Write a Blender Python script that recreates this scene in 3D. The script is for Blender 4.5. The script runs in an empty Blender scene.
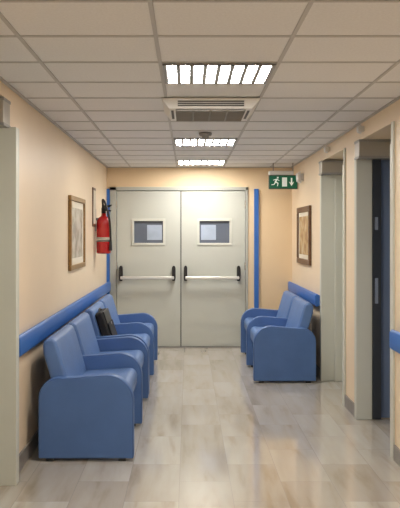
import bpy, bmesh, math, random
from mathutils import Vector, Matrix
random.seed(3)
scene = bpy.context.scene
COL = scene.collection
F = 680.0; CX, CY = 188.0, 234.0; CAMZ = 1.467
XL, XR, YB, ZC = -1.05, 1.345, 8.80, 2.334
YF = -3.0

# ---------------------------------------------------------------- materials
def mat(name, col, rough=0.5, metal=0.0, emit=0.0, ecol=None, noise=0.0, nscale=8.0, bump=0.0, bscale=200.0, coat=0.0, spec=0.5):
    m = bpy.data.materials.new(name); m.use_nodes = True
    nt = m.node_tree; b = nt.nodes['Principled BSDF']
    b.inputs['Base Color'].default_value = (*col, 1)
    b.inputs['Roughness'].default_value = rough
    b.inputs['Metallic'].default_value = metal
    b.inputs['Coat Weight'].default_value = coat
    b.inputs['Specular IOR Level'].default_value = spec
    if emit:
        b.inputs['Emission Color'].default_value = (*(ecol or col), 1)
        b.inputs['Emission Strength'].default_value = emit
    tc = nt.nodes.new('ShaderNodeTexCoord')
    if noise:
        n = nt.nodes.new('ShaderNodeTexNoise'); n.inputs['Scale'].default_value = nscale
        n.inputs['Detail'].default_value = 5
        nt.links.new(tc.outputs['Object'], n.inputs['Vector'])
        r = nt.nodes.new('ShaderNodeValToRGB')
        r.color_ramp.elements[0].position = 0.3; r.color_ramp.elements[1].position = 0.7
        r.color_ramp.elements[0].color = (*[c*(1-noise) for c in col], 1)
        r.color_ramp.elements[1].color = (*[min(1, c*(1+noise*0.5)) for c in col], 1)
        nt.links.new(n.outputs['Fac'], r.inputs['Fac'])
        nt.links.new(r.outputs['Color'], b.inputs['Base Color'])
    if bump:
        n2 = nt.nodes.new('ShaderNodeTexNoise'); n2.inputs['Scale'].default_value = bscale
        nt.links.new(tc.outputs['Object'], n2.inputs['Vector'])
        bp = nt.nodes.new('ShaderNodeBump'); bp.inputs['Strength'].default_value = bump
        bp.inputs['Distance'].default_value = 0.002
        nt.links.new(n2.outputs['Fac'], bp.inputs['Height'])
        nt.links.new(bp.outputs['Normal'], b.inputs['Normal'])
    return m

M_wall = mat('wall_paint', (0.83, 0.67, 0.48), 0.4, noise=0.04, nscale=1.5, bump=0.15, bscale=120)
M_wallb = mat('end_wall_paint', (0.80, 0.62, 0.39), 0.5, noise=0.04, nscale=2, bump=0.1, bscale=120)
M_tile = mat('ceiling_tile', (0.80, 0.80, 0.80), 0.9, noise=0.05, nscale=90, bump=0.4, bscale=150)
M_grid = mat('ceiling_grid_metal', (0.50, 0.49, 0.48), 0.5)
M_steel = mat('painted_steel', (0.62, 0.63, 0.56), 0.4, noise=0.03, nscale=2)
M_door = mat('door_paint', (0.54, 0.555, 0.495), 0.38, noise=0.04, nscale=1.5)
M_doorfr = mat('door_frame_paint', (0.45, 0.46, 0.41), 0.4)
M_seam = mat('dark_seam', (0.08, 0.08, 0.075), 0.6)
M_blue = mat('blue_bumper', (0.035, 0.15, 0.50), 0.35, noise=0.05, nscale=5)
M_fabric = mat('blue_vinyl', (0.075, 0.16, 0.38), 0.5, noise=0.08, nscale=6, bump=0.3, bscale=250)
M_fabric2 = mat('blue_vinyl_cushion', (0.105, 0.20, 0.43), 0.45, noise=0.08, nscale=6, bump=0.3, bscale=250)
M_pipe = mat('blue_piping', (0.045, 0.10, 0.26), 0.5)
M_base = mat('dark_base', (0.02, 0.03, 0.07), 0.6)
M_black = mat('black_plastic', (0.012, 0.012, 0.013), 0.4, bump=0.2)
M_bag = mat('black_nylon', (0.010, 0.010, 0.013), 0.7, bump=0.6, bscale=400)
M_bar = mat('brushed_bar', (0.75, 0.75, 0.71), 0.3, 0.5)
M_chrome = mat('chrome', (0.7, 0.7, 0.7), 0.2, 1.0)
M_alu = mat('anodised_aluminium', (0.42, 0.39, 0.34), 0.35, 0.5)
M_red = mat('extinguisher_red', (0.48, 0.010, 0.012), 0.25, coat=0.5)
M_white = mat('white_plastic', (0.72, 0.71, 0.68), 0.4)
M_grey = mat('grey_plastic', (0.3, 0.29, 0.27), 0.5)
M_base_b = mat('baseboard_stone', (0.26, 0.24, 0.22), 0.3, noise=0.2, nscale=12)
M_gold = mat('gilt_frame', (0.34, 0.20, 0.07), 0.4, 0.4, noise=0.3, nscale=40)
M_brown = mat('walnut_frame', (0.13, 0.06, 0.025), 0.4, noise=0.3, nscale=40)
M_matb = mat('picture_mat', (0.68, 0.62, 0.50), 0.8)
M_green = mat('exit_green', (0.0, 0.12, 0.06), 0.4, emit=0.06, ecol=(0.0, 0.35, 0.17))
M_pict = mat('exit_pictogram', (0.8, 0.85, 0.8), 0.4, emit=0.25, ecol=(0.8, 0.95, 0.85))
M_dkblue = mat('blue_grey_door', (0.15, 0.20, 0.31), 0.4)
M_darkdoor = mat('dark_door_edge', (0.03, 0.035, 0.045), 0.4)
M_tube = mat('lamp_strip', (1, 1, 1), 0.5, emit=58.0, ecol=(1.0, 0.96, 0.905))
M_louv = mat('louvre', (0.32, 0.32, 0.33), 0.35)
M_pane = mat('door_glass', (0.13, 0.155, 0.20), 0.12, noise=0.1, nscale=4)
M_roomlight = mat('painted_room_light', (0.42, 0.50, 0.62), 0.12, noise=0.15, nscale=5)  # pale colour painted in for room light in the door windows

def art_mat(name, c1, c2, c3, scale):
    m = bpy.data.materials.new(name); m.use_nodes = True; nt = m.node_tree
    b = nt.nodes['Principled BSDF']; b.inputs['Roughness'].default_value = 0.25
    tc = nt.nodes.new('ShaderNodeTexCoord'); n = nt.nodes.new('ShaderNodeTexNoise')
    n.inputs['Scale'].default_value = scale; n.inputs['Detail'].default_value = 6
    nt.links.new(tc.outputs['Object'], n.inputs['Vector'])
    r = nt.nodes.new('ShaderNodeValToRGB'); e = r.color_ramp.elements
    e[0].position = 0.38; e[0].color = (*c1, 1); e[1].position = 0.62; e[1].color = (*c3, 1)
    k = r.color_ramp.elements.new(0.5); k.color = (*c2, 1)
    nt.links.new(n.outputs['Fac'], r.inputs['Fac']); nt.links.new(r.outputs['Color'], b.inputs['Base Color'])
    return m
M_art1 = art_mat('art_print', (0.36, 0.31, 0.24), (0.50, 0.45, 0.36), (0.58, 0.52, 0.42), 9)
M_art2 = art_mat('art_print_warm', (0.30, 0.17, 0.07), (0.45, 0.30, 0.14), (0.55, 0.42, 0.25), 7)

def floor_mat():
    m = bpy.data.materials.new('polished_marble_floor'); m.use_nodes = True; nt = m.node_tree
    L = nt.links.new; b = nt.nodes['Principled BSDF']
    tc = nt.nodes.new('ShaderNodeTexCoord')
    mp = nt.nodes.new('ShaderNodeMapping'); mp.inputs['Rotation'].default_value = (0, 0, math.pi/2)
    mp.inputs['Location'].default_value = (0.13, 0.05, 0)
    L(tc.outputs['Object'], mp.inputs['Vector'])
    br = nt.nodes.new('ShaderNodeTexBrick')
    br.inputs['Color1'].default_value = (0, 0, 0, 1); br.inputs['Color2'].default_value = (1, 1, 1, 1)
    br.inputs['Mortar'].default_value = (0.3, 0.3, 0.3, 1)
    br.inputs['Scale'].default_value = 1.0; br.inputs['Mortar Size'].default_value = 0.0015
    br.inputs['Brick Width'].default_value = 0.60; br.inputs['Row Height'].default_value = 0.30
    L(mp.outputs['Vector'], br.inputs['Vector'])
    sep = nt.nodes.new('ShaderNodeVectorMath'); sep.operation = 'MULTIPLY_ADD'
    L(br.outputs['Color'], sep.inputs[0]); sep.inputs[1].default_value = (7, 7, 7)
    mp2 = nt.nodes.new('ShaderNodeMapping'); mp2.inputs['Scale'].default_value = (8.0, 1.2, 1)
    mp2.inputs['Rotation'].default_value = (0, 0, 0.10)
    L(tc.outputs['Object'], mp2.inputs['Vector']); L(mp2.outputs['Vector'], sep.inputs[2])
    n = nt.nodes.new('ShaderNodeTexNoise'); n.inputs['Scale'].default_value = 1.2; n.inputs['Detail'].default_value = 6
    n.inputs['Distortion'].default_value = 0.3
    L(sep.outputs[0], n.inputs['Vector'])
    r = nt.nodes.new('ShaderNodeValToRGB'); e = r.color_ramp.elements
    e[0].position = 0.30; e[0].color = (0.40, 0.35, 0.285, 1)
    e[1].position = 0.66; e[1].color = (0.56, 0.53, 0.485, 1)
    k = e.new(0.45); k.color = (0.51, 0.47, 0.41, 1)
    L(n.outputs['Fac'], r.inputs['Fac'])
    r2 = nt.nodes.new('ShaderNodeValToRGB'); e = r2.color_ramp.elements
    e[0].color = (0.84, 0.81, 0.77, 1); e[1].color = (1.05, 1.05, 1.05, 1)
    L(br.outputs['Color'], r2.inputs['Fac'])
    mx = nt.nodes.new('ShaderNodeMix'); mx.data_type = 'RGBA'; mx.blend_type = 'MULTIPLY'; mx.inputs['Factor'].default_value = 1
    L(r.outputs['Color'], mx.inputs['A']); L(r2.outputs['Color'], mx.inputs['B'])
    mo = nt.nodes.new('ShaderNodeMix'); mo.data_type = 'RGBA'; mo.blend_type = 'MIX'
    L(br.outputs['Fac'], mo.inputs['Factor']); L(mx.outputs['Result'], mo.inputs['A'])
    mo.inputs['B'].default_value = (0.36, 0.33, 0.30, 1)
    L(mo.outputs['Result'], b.inputs['Base Color'])
    b.inputs['Roughness'].default_value = 0.12
    b.inputs['Specular IOR Level'].default_value = 0.75
    b.inputs['Coat Weight'].default_value = 0.4
    b.inputs['Coat Roughness'].default_value = 0.05
    n3 = nt.nodes.new('ShaderNodeTexNoise'); n3.inputs['Scale'].default_value = 2.5
    L(tc.outputs['Object'], n3.inputs['Vector'])
    bp = nt.nodes.new('ShaderNodeBump'); bp.inputs['Strength'].default_value = 0.06; bp.inputs['Distance'].default_value = 0.003
    L(n3.outputs['Fac'], bp.inputs['Height']); L(bp.outputs['Normal'], b.inputs['Normal']); L(bp.outputs['Normal'], b.inputs['Coat Normal'])
    return m
M_floor = floor_mat()

# ---------------------------------------------------------------- mesh helpers
def finish(name, bm, m, parent=None, bevel=0.0, seg=2, smooth=False, sub=0):
    bmesh.ops.recalc_face_normals(bm, faces=bm.faces)
    me = bpy.data.meshes.new(name); bm.to_mesh(me); bm.free()
    if isinstance(m, (list, tuple)):
        for q in m: me.materials.append(q)
    else: me.materials.append(m)
    o = bpy.data.objects.new(name, me); COL.objects.link(o)
    if bevel:
        md = o.modifiers.new('bevel', 'BEVEL'); md.width = bevel; md.segments = seg; md.limit_method = 'ANGLE'
        md.angle_limit = math.radians(40)
    if sub:
        md = o.modifiers.new('sub', 'SUBSURF'); md.levels = sub; md.render_levels = sub
    if smooth or bevel:
        for p in me.polygons: p.use_smooth = True
        if not sub:
            md = o.modifiers.new('wn', 'WEIGHTED_NORMAL'); md.keep_sharp = False
    if parent is not None:
        o.parent = parent; o.matrix_parent_inverse = Matrix.Translation(-parent.location)
    return o

def add_box(bm, x0, x1, y0, y1, z0, z1):
    vs = [bm.verts.new(p) for p in ((x0,y0,z0),(x1,y0,z0),(x1,y1,z0),(x0,y1,z0),(x0,y0,z1),(x1,y0,z1),(x1,y1,z1),(x0,y1,z1))]
    for f in ((0,3,2,1),(4,5,6,7),(0,1,5,4),(1,2,6,5),(2,3,7,6),(3,0,4,7)):
        bm.faces.new([vs[i] for i in f])

def boxes(name, lst, m, parent=None, bevel=0.0, seg=2):
    bm = bmesh.new()
    for b in lst:
        x0,x1,y0,y1,z0,z1 = b
        add_box(bm, min(x0,x1), max(x0,x1), min(y0,y1), max(y0,y1), min(z0,z1), max(z0,z1))
    return finish(name, bm, m, parent, bevel, seg)

def box(name, x0,x1,y0,y1,z0,z1, m, parent=None, bevel=0.0, seg=2):
    return boxes(name, [(x0,x1,y0,y1,z0,z1)], m, parent, bevel, seg)

def prism(name, pts, a0, a1, m, parent=None, axis='Y', bevel=0.0, seg=2):
    bm = bmesh.new()
    def P(p, a): return (p[0], a, p[1]) if axis == 'Y' else ((a, p[0], p[1]) if axis == 'X' else (p[0], p[1], a))
    A = [bm.verts.new(P(p, a0)) for p in pts]; B = [bm.verts.new(P(p, a1)) for p in pts]
    n = len(pts); bm.faces.new(A); bm.faces.new(B[::-1])
    for i in range(n): bm.faces.new([A[i], B[i], B[(i+1)%n], A[(i+1)%n]])
    return finish(name, bm, m, parent, bevel, seg)

def cyl(name, p0, p1, r0, m, parent=None, r1=None, n=24, bevel=0.0):
    p0 = Vector(p0); p1 = Vector(p1); d = p1-p0
    bm = bmesh.new()
    bmesh.ops.create_cone(bm, cap_ends=True, segments=n, radius1=r0, radius2=r0 if r1 is None else r1, depth=d.length)
    M = Matrix.Translation((p0+p1)/2) @ d.to_track_quat('Z', 'Y').to_matrix().to_4x4()
    bmesh.ops.transform(bm, matrix=M, verts=bm.verts)
    return finish(name, bm, m, parent, bevel or r0*0.08, 2)

def lathe(name, cx, cy, prof, m, parent=None, n=32):
    bm = bmesh.new(); rings = []
    for r, z in prof:
        rings.append([bm.verts.new((cx+r*math.cos(2*math.pi*i/n), cy+r*math.sin(2*math.pi*i/n), z)) for i in range(n)])
    for a, b in zip(rings, rings[1:]):
        for i in range(n): bm.faces.new([a[i], a[(i+1)%n], b[(i+1)%n], b[i]])
    bm.faces.new(rings[0][::-1]); bm.faces.new(rings[-1])
    return finish(name, bm, m, parent, 0, smooth=True)

def tube(name, pts, r, m, parent=None, poly=False, cyclic=False):
    cu = bpy.data.curves.new(name, 'CURVE'); cu.dimensions = '3D'; cu.bevel_depth = r; cu.bevel_resolution = 3
    s = cu.splines.new('POLY' if poly else 'NURBS'); s.points.add(len(pts)-1)
    for i, p in enumerate(pts): s.points[i].co = (*p, 1)
    if not poly:
        s.use_endpoint_u = True; s.order_u = 3
    s.use_cyclic_u = cyclic
    cu.materials.append(m); cu.use_fill_caps = True
    o = bpy.data.objects.new(name, cu); COL.objects.link(o)
    if parent is not None:
        o.parent = parent; o.matrix_parent_inverse = Matrix.Translation(-parent.location)
    return o

def empty(name, loc):
    e = bpy.data.objects.new(name, None); e.location = loc; e.empty_display_size = 0.1; COL.objects.link(e); return e

# ---------------------------------------------------------------- room shell
TH = 0.30
box('floor', XL-TH, XR+TH, YF-0.1, YB+0.2, -0.1, 0.0, M_floor)
box('ceiling', XL-TH, XR+TH, YF-0.1, YB+0.2, ZC, ZC+0.1, M_tile)
R2 = (4.46, 5.41, 2.20); R1 = (5.825, 6.83, 2.20); L1 = (2.95, 4.00, 2.25)
boxes('wall_right', [(XR,XR+TH,YF,R2[0],0,ZC),(XR,XR+TH,R2[1],R1[0],0,ZC),(XR,XR+TH,R1[1],YB,0,ZC),
                     (XR,XR+TH,R2[0],R2[1],R2[2],ZC),(XR,XR+TH,R1[0],R1[1],R1[2],ZC)], M_wall)
boxes('wall_left', [(XL-TH,XL,YF,L1[0],0,ZC),(XL-TH,XL,L1[1],YB,0,ZC),(XL-TH,XL,L1[0],L1[1],L1[2],ZC)], M_wall)
box('wall_front', XL-TH, XR+TH, YF-0.1, YF, 0, ZC, M_wall)
px = F/YB
def bx(x): return (x-CX)/px
def bz(y): return CAMZ-(y-CY)/px
DX0, DX1, DZ = bx(110), bx(248), bz(187)
boxes('wall_back', [(XL-TH,DX0,YB,YB+0.2,0,ZC),(DX1,XR+TH,YB,YB+0.2,0,ZC),(DX0,DX1,YB,YB+0.2,DZ,ZC)], M_wallb)

GX = [-0.741, -0.141, 0.459, 1.059]; GP = 0.451
gy = [3.428+GP*k for k in range(-14, 12)]
bars = [(g-0.009, g+0.009, YF, YB, ZC-0.005, ZC) for g in GX]
bars += [(XL, XR, g-0.009, g+0.009, ZC-0.004, ZC) for g in gy if YF < g < YB]
bars += [(XL, XL+0.02, YF, YB, ZC-0.010, ZC), (XR-0.02, XR, YF, YB, ZC-0.010, ZC), (XL, XR, YB-0.02, YB, ZC-0.010, ZC)]
boxes('trim_ceiling_grid', bars, M_grid)

BH = 0.10; BT = 0.012
boxes('baseboard_left', [(XL, XL+BT, 4.03, YB, 0, BH), (XL, XL+BT, YF, L1[0]-0.03, 0, BH)], M_base_b)
boxes('baseboard_right', [(XR-BT, XR, R1[1]+0.04, YB, 0, BH), (XR-BT, XR, R2[1]+0.04, R1[0]-0.04, 0, BH), (XR-BT, XR, YF, R2[0]-0.05, 0, BH)], M_base_b)
boxes('baseboard_back', [(XL, DX0, YB-BT, YB, 0, BH), (DX1, XR, YB-BT, YB, 0, BH)], M_base_b)

def rail(name, xw, s, y0, y1, z0=0.725, z1=0.86):
    d = 0.055
    pts = [(xw, z0+0.02), (xw+s*d*0.7, z0), (xw+s*d, z0+0.02), (xw+s*d, z1-0.02), (xw+s*d*0.7, z1), (xw, z1-0.02)]
    return prism(name, pts, y0, y1, M_blue, None, 'Y', 0.006)
rail('trim_handrail_left', XL, 1, 4.04, YB-0.04)
rail('trim_handrail_right', XR, -1, 6.90, YB-0.02)
rail('trim_handrail_right_near', XR, -1, YF+0.1, 4.36)
box('trim_blue_strip_left', bx(104.0), bx(109.8), YB-0.035, YB, 0.10, bz(189), M_blue, None, 0.004)
box('trim_blue_strip_right', bx(254), bx(258.5), YB-0.035, YB, 0.10, bz(189), M_blue, None, 0.004)

# ---------------------------------------------------------------- double fire door
e = empty('double_fire_door', (bx(181), YB+0.03, 0))
fy0, fy1 = YB-0.015, YB+0.12
boxes('frame', [(DX0, bx(116.5), fy0, fy1, 0, DZ), (bx(245.5), DX1, fy0, fy1, 0, DZ), (DX0, DX1, fy0, fy1, bz(190.5), DZ)], M_doorfr, e, 0.004)
def leaf(nm, x0, x1, wx0, wx1, lx0, lx1):
    y0, y1 = YB+0.005, YB+0.06; z0, z1 = 0.012, bz(191); w0, w1 = bz(243), bz(221)
    boxes(nm, [(x0, wx0, y0, y1, z0, z1), (wx1, x1, y0, y1, z0, z1), (wx0, wx1, y0, y1, z0, w0), (wx0, wx1, y0, y1, w1, z1)], M_door, e)
    t = 0.03
    boxes(nm+'_window_bead', [(wx0-t, wx1+t, y0-0.012, y0, w1, w1+t), (wx0-t, wx1+t, y0-0.012, y0, w0-t, w0), (wx0-t, wx0, y0-0.012, y0, w0, w1), (wx1, wx1+t, y0-0.012, y0, w0, w1)], M_steel, e, 0.002)
    box(nm+'_glass', wx0, wx1, y0+0.02, y0+0.03, w0, w1, M_pane, e)
    box(nm+'_painted_room_light', lx0, lx1, y0+0.014, y0+0.019, bz(240), bz(225), M_roomlight, e)  # not a second pane: pale block imitating the bright room in the glass
    pz = bz(277.5)
    for k, xx in enumerate((x0+0.055, x1-0.085)):
        prism(nm+'_panic_bracket_%d' % k, [(xx-0.018, pz-0.04), (xx+0.018, pz-0.04), (xx+0.024, pz), (xx+0.022, pz+0.13), (xx+0.010, pz+0.155), (xx-0.010, pz+0.155), (xx-0.022, pz+0.13), (xx-0.024, pz)], y0-0.075, y0, M_black, e, 'Y', 0.006)
    box(nm+'_panic_bar', x0+0.05, x1-0.08, y0-0.105, y0-0.075, pz-0.020, pz+0.020, M_bar, e, 0.01)
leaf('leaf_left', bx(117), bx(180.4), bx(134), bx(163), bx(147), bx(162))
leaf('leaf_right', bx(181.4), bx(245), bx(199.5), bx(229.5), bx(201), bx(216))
boxes('seams', [(bx(180.2), bx(181.6), YB+0.03, YB+0.05, 0.0, bz(191)), (bx(116), bx(246), YB+0.0, YB+0.06, 0.0, 0.012)], M_seam, e)
for i, z in enumerate((0.25, 1.05, 1.85)):
    for j, x in enumerate((bx(116.8), bx(245.2))):
        cyl('hinge_%d_%d' % (i, j), (x, YB-0.008, z-0.05), (x, YB-0.008, z+0.05), 0.009, M_chrome, e, n=12)
box('backing', DX0, DX1, YB+0.12, YB+0.14, 0, DZ, M_seam, e)
box('trim_threshold', DX0, DX1, YB-0.05, YB, 0.0, 0.008, M_base_b)

# ---------------------------------------------------------------- side doorways
def far_box(e, x0, x1, y1, z0, z1):
    xa, xb = min(x0, x1), max(x0, x1)
    box('operator_housing', xa, xb, y1-0.14, y1-0.001, z0, z1, M_alu, e, 0.006)
    box('operator_cover_lip', xa-0.004, xb+0.004, y1-0.15, y1-0.001, z1-0.018, z1, M_grey, e, 0.002)
    box('operator_lower_lip', xa-0.003, xb+0.003, y1-0.148, y1-0.001, z0-0.006, z0+0.012, M_grey, e, 0.002)
e = empty('door_1', (XR+0.2, (R1[0]+R1[1])/2, 0))
boxes('frame', [(XR-0.015, XR+TH-0.01, R1[1]-0.035, R1[1], 0, 2.06), (XR+0.12, XR+TH-0.01, R1[1]-0.06, R1[1]-0.035, 0, 2.06),
                (XR-0.015, XR+TH-0.01, R1[0], R1[0]+0.03, 0, 2.06),
                (XR-0.015, XR, R1[0]-0.035, R1[0], 0, 2.2), (XR-0.015, XR, R1[1], R1[1]+0.03, 0, 2.06)], M_steel, e, 0.003)
box('leaf', XR+0.24, XR+0.285, R1[0]+0.03, R1[1]-0.06, 0.01, 2.04, M_door, e)
box('transom', XR+0.24, XR+0.285, R1[0]+0.0, R1[1]-0.0, 2.06, 2.20, M_steel, e)
cyl('handle', (XR+0.20, R1[0]+0.12, 1.02), (XR+0.20, R1[0]+0.25, 1.02), 0.01, M_chrome, e)
cyl('handle_stem', (XR+0.20, R1[0]+0.12, 1.02), (XR+0.24, R1[0]+0.12, 1.02), 0.01, M_chrome, e)
far_box(e, XR-0.03, XR+0.22, R1[1], 2.06, 2.19)
e = empty('door_2', (XR+0.2, (R2[0]+R2[1])/2, 0))
boxes('frame', [(XR-0.015, XR+0.11, R2[1]-0.035, R2[1], 0, 2.06), (XR-0.015, XR+TH-0.01, R2[0], R2[0]+0.02, 0, 2.06),
                (XR-0.015, XR, R2[0]-0.045, R2[0], 0, 2.2), (XR-0.015, XR, R2[1], R2[1]+0.03, 0, 2.06)], M_steel, e, 0.003)
box('door_edge', XR+0.11, XR+0.175, R2[1]-0.06, R2[1], 0.01, 2.06, M_darkdoor, e)
boxes('lock_plate', [(XR+0.125, XR+0.15, R2[1]-0.064, R2[1]-0.06, 0.92, 1.12), (XR+0.125, XR+0.15, R2[1]-0.064, R2[1]-0.06, 1.5, 1.6)], M_chrome, e)
box('leaf', XR+0.175, XR+0.285, R2[1]-0.02, R2[1], 0.01, 2.06, M_dkblue, e)
box('inner_leaf', XR+0.27, XR+0.29, R2[0]+0.02, R2[1]-0.02, 0.01, 2.06, M_dkblue, e)
box('transom', XR+0.24, XR+0.285, R2[0], R2[1], 2.06, 2.20, M_steel, e)
far_box(e, XR-0.02, XR+0.25, R2[1], 2.06, 2.20)
e = empty('door_3', (XL-0.2, (L1[0]+L1[1])/2, 0))
boxes('frame', [(XL-TH+0.01, XL+0.05, L1[1]-0.04, L1[1], 0, 2.09), (XL, XL+0.05, L1[1], L1[1]+0.03, 0, 2.09),
                (XL-TH+0.01, XL+0.03, L1[0], L1[0]+0.04, 0, 2.09)], M_steel, e, 0.004)
box('leaf', XL-0.285, XL-0.24, L1[0]+0.04, L1[1]-0.04, 0.01, 2.07, M_door, e)
box('transom', XL-0.285, XL-0.24, L1[0], L1[1], 2.09, 2.25, M_steel, e)
far_box(e, XL+0.004, XL-0.24, L1[1], 2.09, 2.245)

# ---------------------------------------------------------------- ceiling lights
def light(name, y0):
    x0, x1, y1 = GX[1]+0.012, GX[2]-0.012, y0+GP
    e = empty(name, ((x0+x1)/2, (y0+y1)/2, ZC))
    ya, yb = y0+0.012, y1-0.012
    box('pan', x0, x1, ya, yb, ZC-0.012, ZC-0.0055, M_louv, e)
    n = 8; w = (x1-x0-0.02)/n
    st = []; fins = []
    for i in range(n):
        a = x0+0.01+w*i
        st.append((a+0.012, a+w-0.012, ya+0.016, yb-0.016, ZC-0.0128, ZC-0.0122))
        fins.append((a+w-0.008, a+w+0.008, ya, yb, ZC-0.0129, ZC-0.012))
    fins += [(x0, x0+0.012, ya, yb, ZC-0.0129, ZC-0.012), (x0, x1, ya, ya+0.014, ZC-0.0129, ZC-0.012), (x0, x1, yb-0.014, yb, ZC-0.0129, ZC-0.012)]
    boxes('lamps', st, M_tube, e)
    boxes('louvre_fins', fins, M_louv, e)
LY = [3.428, 3.428+6*GP, 3.428+10*GP, 3.428-7*GP, 3.428-12*GP]
for i, y in enumerate(LY): light('ceiling_light' + ('' if i == 0 else '.%03d' % i), y)

# ---------------------------------------------------------------- air conditioner cassette
e = empty('ceiling_air_conditioner', (0.16, 4.56, ZC))
ax0, ax1, ay0, ay1 = -0.165, 0.455, 4.29, 4.80
bm = bmesh.new()
top = [(ax0,ay0),(ax1,ay0),(ax1,ay1),(ax0,ay1)]; zt, zb = ZC-0.006, ZC-0.070
i_ = 0.045
bot = [(ax0+i_,ay0+i_*0.7),(ax1-i_,ay0+i_*0.7),(ax1-i_,ay1-i_*0.7),(ax0+i_,ay1-i_*0.7)]
A = [bm.verts.new((*p, zt)) for p in top]; A2 = [bm.verts.new((*p, zt-0.012)) for p in top]; B = [bm.verts.new((*p, zb)) for p in bot]
bm.faces.new(A); bm.faces.new(B)
for P, Q in ((A, A2), (A2, B)):
    for i in range(4): bm.faces.new([P[i], P[(i+1)%4], Q[(i+1)%4], Q[i]])
finish('casing', bm, M_white, e, 0.004)
box('intake_recess', ax0+0.085, ax1-0.085, ay0+0.06, ay1-0.06, zb-0.003, zb+0.002, M_seam, e)
sl = [(ax0+0.085, ax1-0.085, y, y+0.010, zb-0.010, zb-0.003) for y in [ay0+0.06+0.048*k for k in range(9)]]
sl += [(x-0.004, x+0.004, ay0+0.06, ay1-0.06, zb-0.010, zb-0.002) for x in (ax0+0.2, ax0+0.31, ax0+0.42)]
boxes('intake_grille', sl, M_grey, e)
boxes('air_outlets', [(ax0+0.056, ax0+0.072, ay0+0.1, ay1-0.1, zb-0.002, zb+0.01), (ax1-0.072, ax1-0.056, ay0+0.1, ay1-0.1, zb-0.002, zb+0.01)], M_seam, e)
boxes('front_louvre', [(ax0+0.10, ax1-0.10, ay0+0.002+0.0055*k, ay0+0.03, zt-0.026-0.012*k, zt-0.019-0.012*k) for k in range(3)], M_seam, e)

def detector(name, x, y):
    lathe(name, x, y, [(0.055, ZC-0.005), (0.055, ZC-0.02), (0.048, ZC-0.03), (0.03, ZC-0.035), (0.028, ZC-0.05), (0.012, ZC-0.056)], M_grey)
detector('smoke_detector', (204-CX)*6.3/F, 5.80)

# ---------------------------------------------------------------- waiting benches
def arc(cx, cz, r, a0, a1, n=7):
    return [(cx+r*math.cos(math.radians(a0+(a1-a0)*i/n)), cz+r*math.sin(math.radians(a0+(a1-a0)*i/n))) for i in range(n+1)]
def bench(name, side, y0, pitch=0.80, n=2):
    xw = XL if side < 0 else XR; s = 1 if side < 0 else -1
    X = lambda u: xw+s*u
    e = empty(name, (X(0.4), y0+pitch*n/2, 0))
    tk = 0.07
    ub, uf, za = 0.085, 0.70, 0.56
    prof = [(ub, 0.02), (uf, 0.02)] + arc(uf-0.17, za-0.17, 0.17, 0, 90, 10) + arc(ub+0.13, za-0.15, 0.13, 78, 180, 7)
    prof = [(X(u), z) for u, z in prof]
    for k in range(n+1):
        ya = y0+pitch*k
        prism('arm_panel_%d' % k, prof, ya, ya+tk, M_fabric, e, 'Y', 0.012, 3)
        c = (sum(p[0] for p in prof)/len(prof), 0.3)
        ins = [(p[0]+(0.006 if p[0] < c[0] else -0.006), p[1]+(0.004 if p[1] < c[1] else -0.006)) for p in prof[1:]]
        tube('arm_piping_%d' % k, [(p[0], ya+0.004, p[1]) for p in ins], 0.0035, M_pipe, e, poly=True)
        boxes('glides_%d' % k, [(X(ub+0.05), X(ub+0.1), ya+0.015, ya+tk-0.015, 0, 0.022), (X(uf-0.1), X(uf-0.05), ya+0.015, ya+tk-0.015, 0, 0.022)], M_black, e)
    for k in range(n):
        a, b = y0+pitch*k+tk+0.004, y0+pitch*(k+1)-0.004
        sp = [(0.22, 0.30), (0.645, 0.30), (0.66, 0.33)] + arc(0.61, 0.40, 0.055, 0, 90, 5) + [(0.22, 0.435)]
        prism('seat_cushion_%d' % k, [(X(u), z) for u, z in sp], a, b, M_fabric2, e, 'Y', 0.022, 3)
        bp = [(0.20, 0.34), (0.305, 0.34), (0.275, 0.46), (0.20, 0.72)] + arc(0.145, 0.735, 0.048, 0, 180, 6) + [(0.10, 0.68)]
        prism('backrest_%d' % k, [(X(u), z) for u, z in bp], a, b, M_fabric2, e, 'Y', 0.022, 3)
        tube('seat_seam_%d' % k, [(X(0.662), a+0.01, 0.345), (X(0.662), b-0.01, 0.345)], 0.003, M_pipe, e, poly=True)
        box('seat_base_%d' % k, X(0.24), X(0.62), a, b, 0.22, 0.30, M_fabric, e, 0.006)
        box('under_frame_%d' % k, X(0.28), X(0.34), a, b, 0.06, 0.22, M_base, e)
    return e
bench('waiting_bench', -1, 4.375)
bench('waiting_bench.001', -1, 6.12, 0.83)
bench('waiting_bench.002', 1, 6.68)

# ---------------------------------------------------------------- laptop bag
e = empty('laptop_bag', (-0.80, 6.45, 0.445))
Mx = Matrix.Translation((-0.728, 6.20, 0.450)) @ Matrix.Rotation(math.radians(-18), 4, 'Y')
def leanbox(nm, u0, u1, w0, w1, h0, h1, m, bev):
    bm = bmesh.new(); add_box(bm, u0, u1, w0, w1, h0, h1)
    bmesh.ops.transform(bm, matrix=Mx, verts=bm.verts)
    return finish(nm, bm, m, e, bev, 4)
leanbox('body', -0.035, 0.045, 0.0, 0.38, 0.0, 0.31, M_bag, 0.025)
leanbox('front_pocket', 0.045, 0.064, 0.03, 0.35, 0.02, 0.19, M_bag, 0.010)
leanbox('flap', 0.036, 0.054, 0.02, 0.36, 0.18, 0.305, M_black, 0.008)
leanbox('buckle', 0.063, 0.068, 0.17, 0.20, 0.16, 0.185, M_grey, 0.002)
tube('handle', [tuple(Mx @ Vector(p)) for p in ((0, 0.12, 0.30), (0, 0.13, 0.325), (0, 0.19, 0.332), (0, 0.25, 0.325), (0, 0.26, 0.30))], 0.009, M_black, e)

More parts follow.
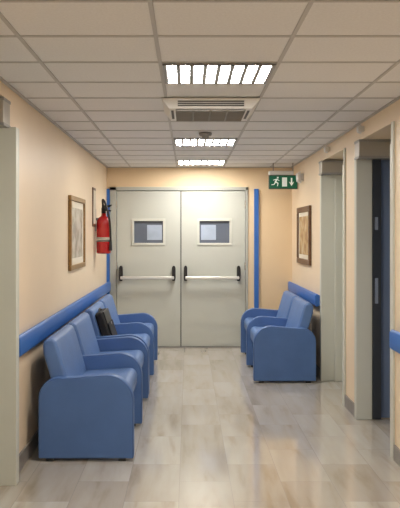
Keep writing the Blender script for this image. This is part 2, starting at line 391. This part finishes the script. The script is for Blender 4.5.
# ---------------------------------------------------------------- pictures
def picture(name, xw, s, y0, y1, z0, z1, fm, am, fw=0.045, matw=0.06):
    e = empty(name, (xw, (y0+y1)/2, z0))
    X = lambda d: xw+s*d
    boxes('frame', [(X(0), X(0.03), y0, y1, z0, z0+fw), (X(0), X(0.03), y0, y1, z1-fw, z1), (X(0), X(0.03), y0, y0+fw, z0+fw, z1-fw), (X(0), X(0.03), y1-fw, y1, z0+fw, z1-fw)], fm, e, 0.006)
    box('mat_board', X(0.001), X(0.012), y0+fw, y1-fw, z0+fw, z1-fw, M_matb, e)
    g = fw+matw
    box('print', X(0.012), X(0.014), y0+g, y1-g, z0+g, z1-g, am, e)
picture('framed_picture', XL, 1, 5.95, 6.78, 1.143, 1.81, M_gold, M_art1)
picture('framed_picture.001', XR, -1, 7.40, 8.24, 1.12, 1.78, M_brown, M_art2, 0.06, 0.05)

# ---------------------------------------------------------------- fire extinguisher
ex, ey = -0.955, 7.70
e = empty('fire_extinguisher', (ex, ey, 1.25))
R = 0.082
lathe('cylinder', ex, ey, [(R*0.85, 1.245), (R, 1.26), (R, 1.58), (R*0.93, 1.62), (R*0.7, 1.65), (R*0.35, 1.67), (R*0.3, 1.70)], M_red, e)
lathe('label', ex, ey, [(R+0.001, 1.38), (R+0.001, 1.43)], M_matb, e)
lathe('valve', ex, ey, [(0.026, 1.70), (0.026, 1.76), (0.016, 1.78)], M_black, e)
prism('lever', [(ex-0.02, 1.76), (ex+0.07, 1.77), (ex+0.10, 1.80), (ex+0.02, 1.79), (ex-0.02, 1.80)], ey-0.012, ey+0.012, M_black, e, 'Y', 0.003)
prism('carry_handle', [(ex-0.02, 1.735), (ex+0.08, 1.72), (ex+0.09, 1.735), (ex-0.02, 1.755)], ey-0.012, ey+0.012, M_black, e, 'Y', 0.003)
tube('hose', [(ex, ey-0.02, 1.75), (ex-0.01, ey-0.07, 1.86), (ex+0.02, ey-0.10, 1.84), (ex+0.06, ey-0.10, 1.72), (ex+0.085, ey-0.07, 1.55), (ex+0.085, ey-0.06, 1.38)], 0.012, M_black, e)
cyl('nozzle', (ex+0.085, ey-0.06, 1.40), (ex+0.085, ey-0.06, 1.28), 0.013, M_black, e, r1=0.02, n=16)
boxes('wall_bracket', [(XL, ex, ey-0.015, ey+0.015, 1.62, 1.65), (XL, XL+0.006, ey-0.03, ey+0.03, 1.5, 1.75)], M_grey, e)
e = empty('wall_notice', (XL, 7.55, 1.6))
box('board', XL, XL+0.012, 7.45, 7.66, 1.55, 1.98, M_brown, e, 0.002)
box('sheet', XL+0.012, XL+0.014, 7.47, 7.64, 1.58, 1.95, M_matb, e)

# ---------------------------------------------------------------- exit sign
e = empty('exit_sign', (1.16, 8.3, 2.1))
sx0, sx1, sz0, sz1, sy = 0.985, 1.335, 2.015, 2.185, 8.28
box('housing', sx0, sx1, sy, sy+0.04, sz0, sz1, M_seam, e, 0.004)
box('green_panel', sx0+0.008, sx1-0.008, sy-0.004, sy, sz0+0.008, sz1-0.008, M_green, e)
yy0, yy1 = sy-0.007, sy-0.004
ax = sx1-0.075
prism('arrow', [(ax-0.009, sz1-0.035), (ax+0.009, sz1-0.035), (ax+0.009, sz0+0.075), (ax+0.032, sz0+0.09), (ax, sz0+0.035), (ax-0.032, sz0+0.09), (ax-0.009, sz0+0.075)], yy0, yy1, M_pict, e)
boxes('door_pictogram', [(sx1-0.19, sx1-0.13, yy0, yy1, sz0+0.03, sz1-0.03)], M_pict, e)
def limb(nm, a, b, w0, w1):
    d = Vector((b[0]-a[0], b[1]-a[1])).normalized(); nrm = Vector((-d.y, d.x))
    A = Vector(a); B = Vector(b)
    pts = [tuple(A+nrm*w0), tuple(A-nrm*w0), tuple(B-nrm*w1), tuple(B+nrm*w1)]
    prism(nm, pts, yy0, yy1, M_pict, e)
rx, rz = sx0+0.085, sz0+0.085
limb('runner_torso', (rx+0.012, rz+0.035), (rx-0.008, rz-0.002), 0.011, 0.009)
limb('runner_thigh_front', (rx-0.006, rz), (rx+0.026, rz-0.014), 0.007, 0.006)
limb('runner_shin_front', (rx+0.026, rz-0.012), (rx+0.018, rz-0.052), 0.006, 0.004)
limb('runner_leg_back', (rx-0.006, rz), (rx-0.022, rz-0.03), 0.007, 0.005)
limb('runner_foot_back', (rx-0.020, rz-0.03), (rx-0.055, rz-0.034), 0.005, 0.004)
limb('runner_arm_front', (rx+0.012, rz+0.034), (rx+0.042, rz+0.016), 0.005, 0.004)
limb('runner_arm_back', (rx+0.008, rz+0.036), (rx-0.032, rz+0.022), 0.005, 0.004)
cyl('runner_head', (rx+0.022, yy0, rz+0.052), (rx+0.022, yy1, rz+0.052), 0.012, M_pict, e, n=16)
box('lamp_housing', sx0, sx1-0.05, sy-0.02, sy+0.06, sz1, sz1+0.05, M_white, e, 0.008)
boxes('hangers', [(sx0+0.05, sx0+0.06, sy+0.01, sy+0.03, sz1+0.05, ZC), (sx1-0.06, sx1-0.05, sy+0.01, sy+0.03, sz1, ZC)], M_grey, e)
def sensor(name, y, z, w=0.05, h=0.07, d=0.05):
    e = empty(name, (XR, y, z))
    box('bracket', XR-d*0.5, XR, y-w*0.3, y+w*0.3, z-h*0.3, z+h*0.3, M_white, e, 0.004)
    prism('head', [(XR-d*0.4, z-h/2), (XR-d, z-h*0.35), (XR-d*1.1, z+h*0.3), (XR-d*0.5, z+h/2)], y-w/2, y+w/2, M_white, e, 'Y', 0.006)
sensor('motion_sensor', 5.20, 2.27)
sensor('motion_sensor.001', 6.45, 2.27)
sensor('emergency_lamp', 7.95, 2.13, 0.12, 0.14, 0.07)

# ---------------------------------------------------------------- world, camera
w = bpy.data.worlds.new('World'); scene.world = w; w.use_nodes = True
w.node_tree.nodes['Background'].inputs['Color'].default_value = (0.8, 0.85, 1, 1)
w.node_tree.nodes['Background'].inputs['Strength'].default_value = 0.3
cd = bpy.data.cameras.new('camera'); cam = bpy.data.objects.new('camera', cd); COL.objects.link(cam)
cam.location = (0, 0, CAMZ); cam.rotation_euler = (math.radians(90), 0, 0)
cd.sensor_fit = 'VERTICAL'; cd.sensor_height = 36; cd.sensor_width = 36
cd.lens = F/508*36
cd.shift_x = (200-CX)/508; cd.shift_y = -(254-CY)/508
cd.clip_start = 0.05
scene.camera = cam
try:
    scene.view_settings.view_transform = 'Standard'
    scene.view_settings.look = 'None'
except Exception as ex_: print(ex_)
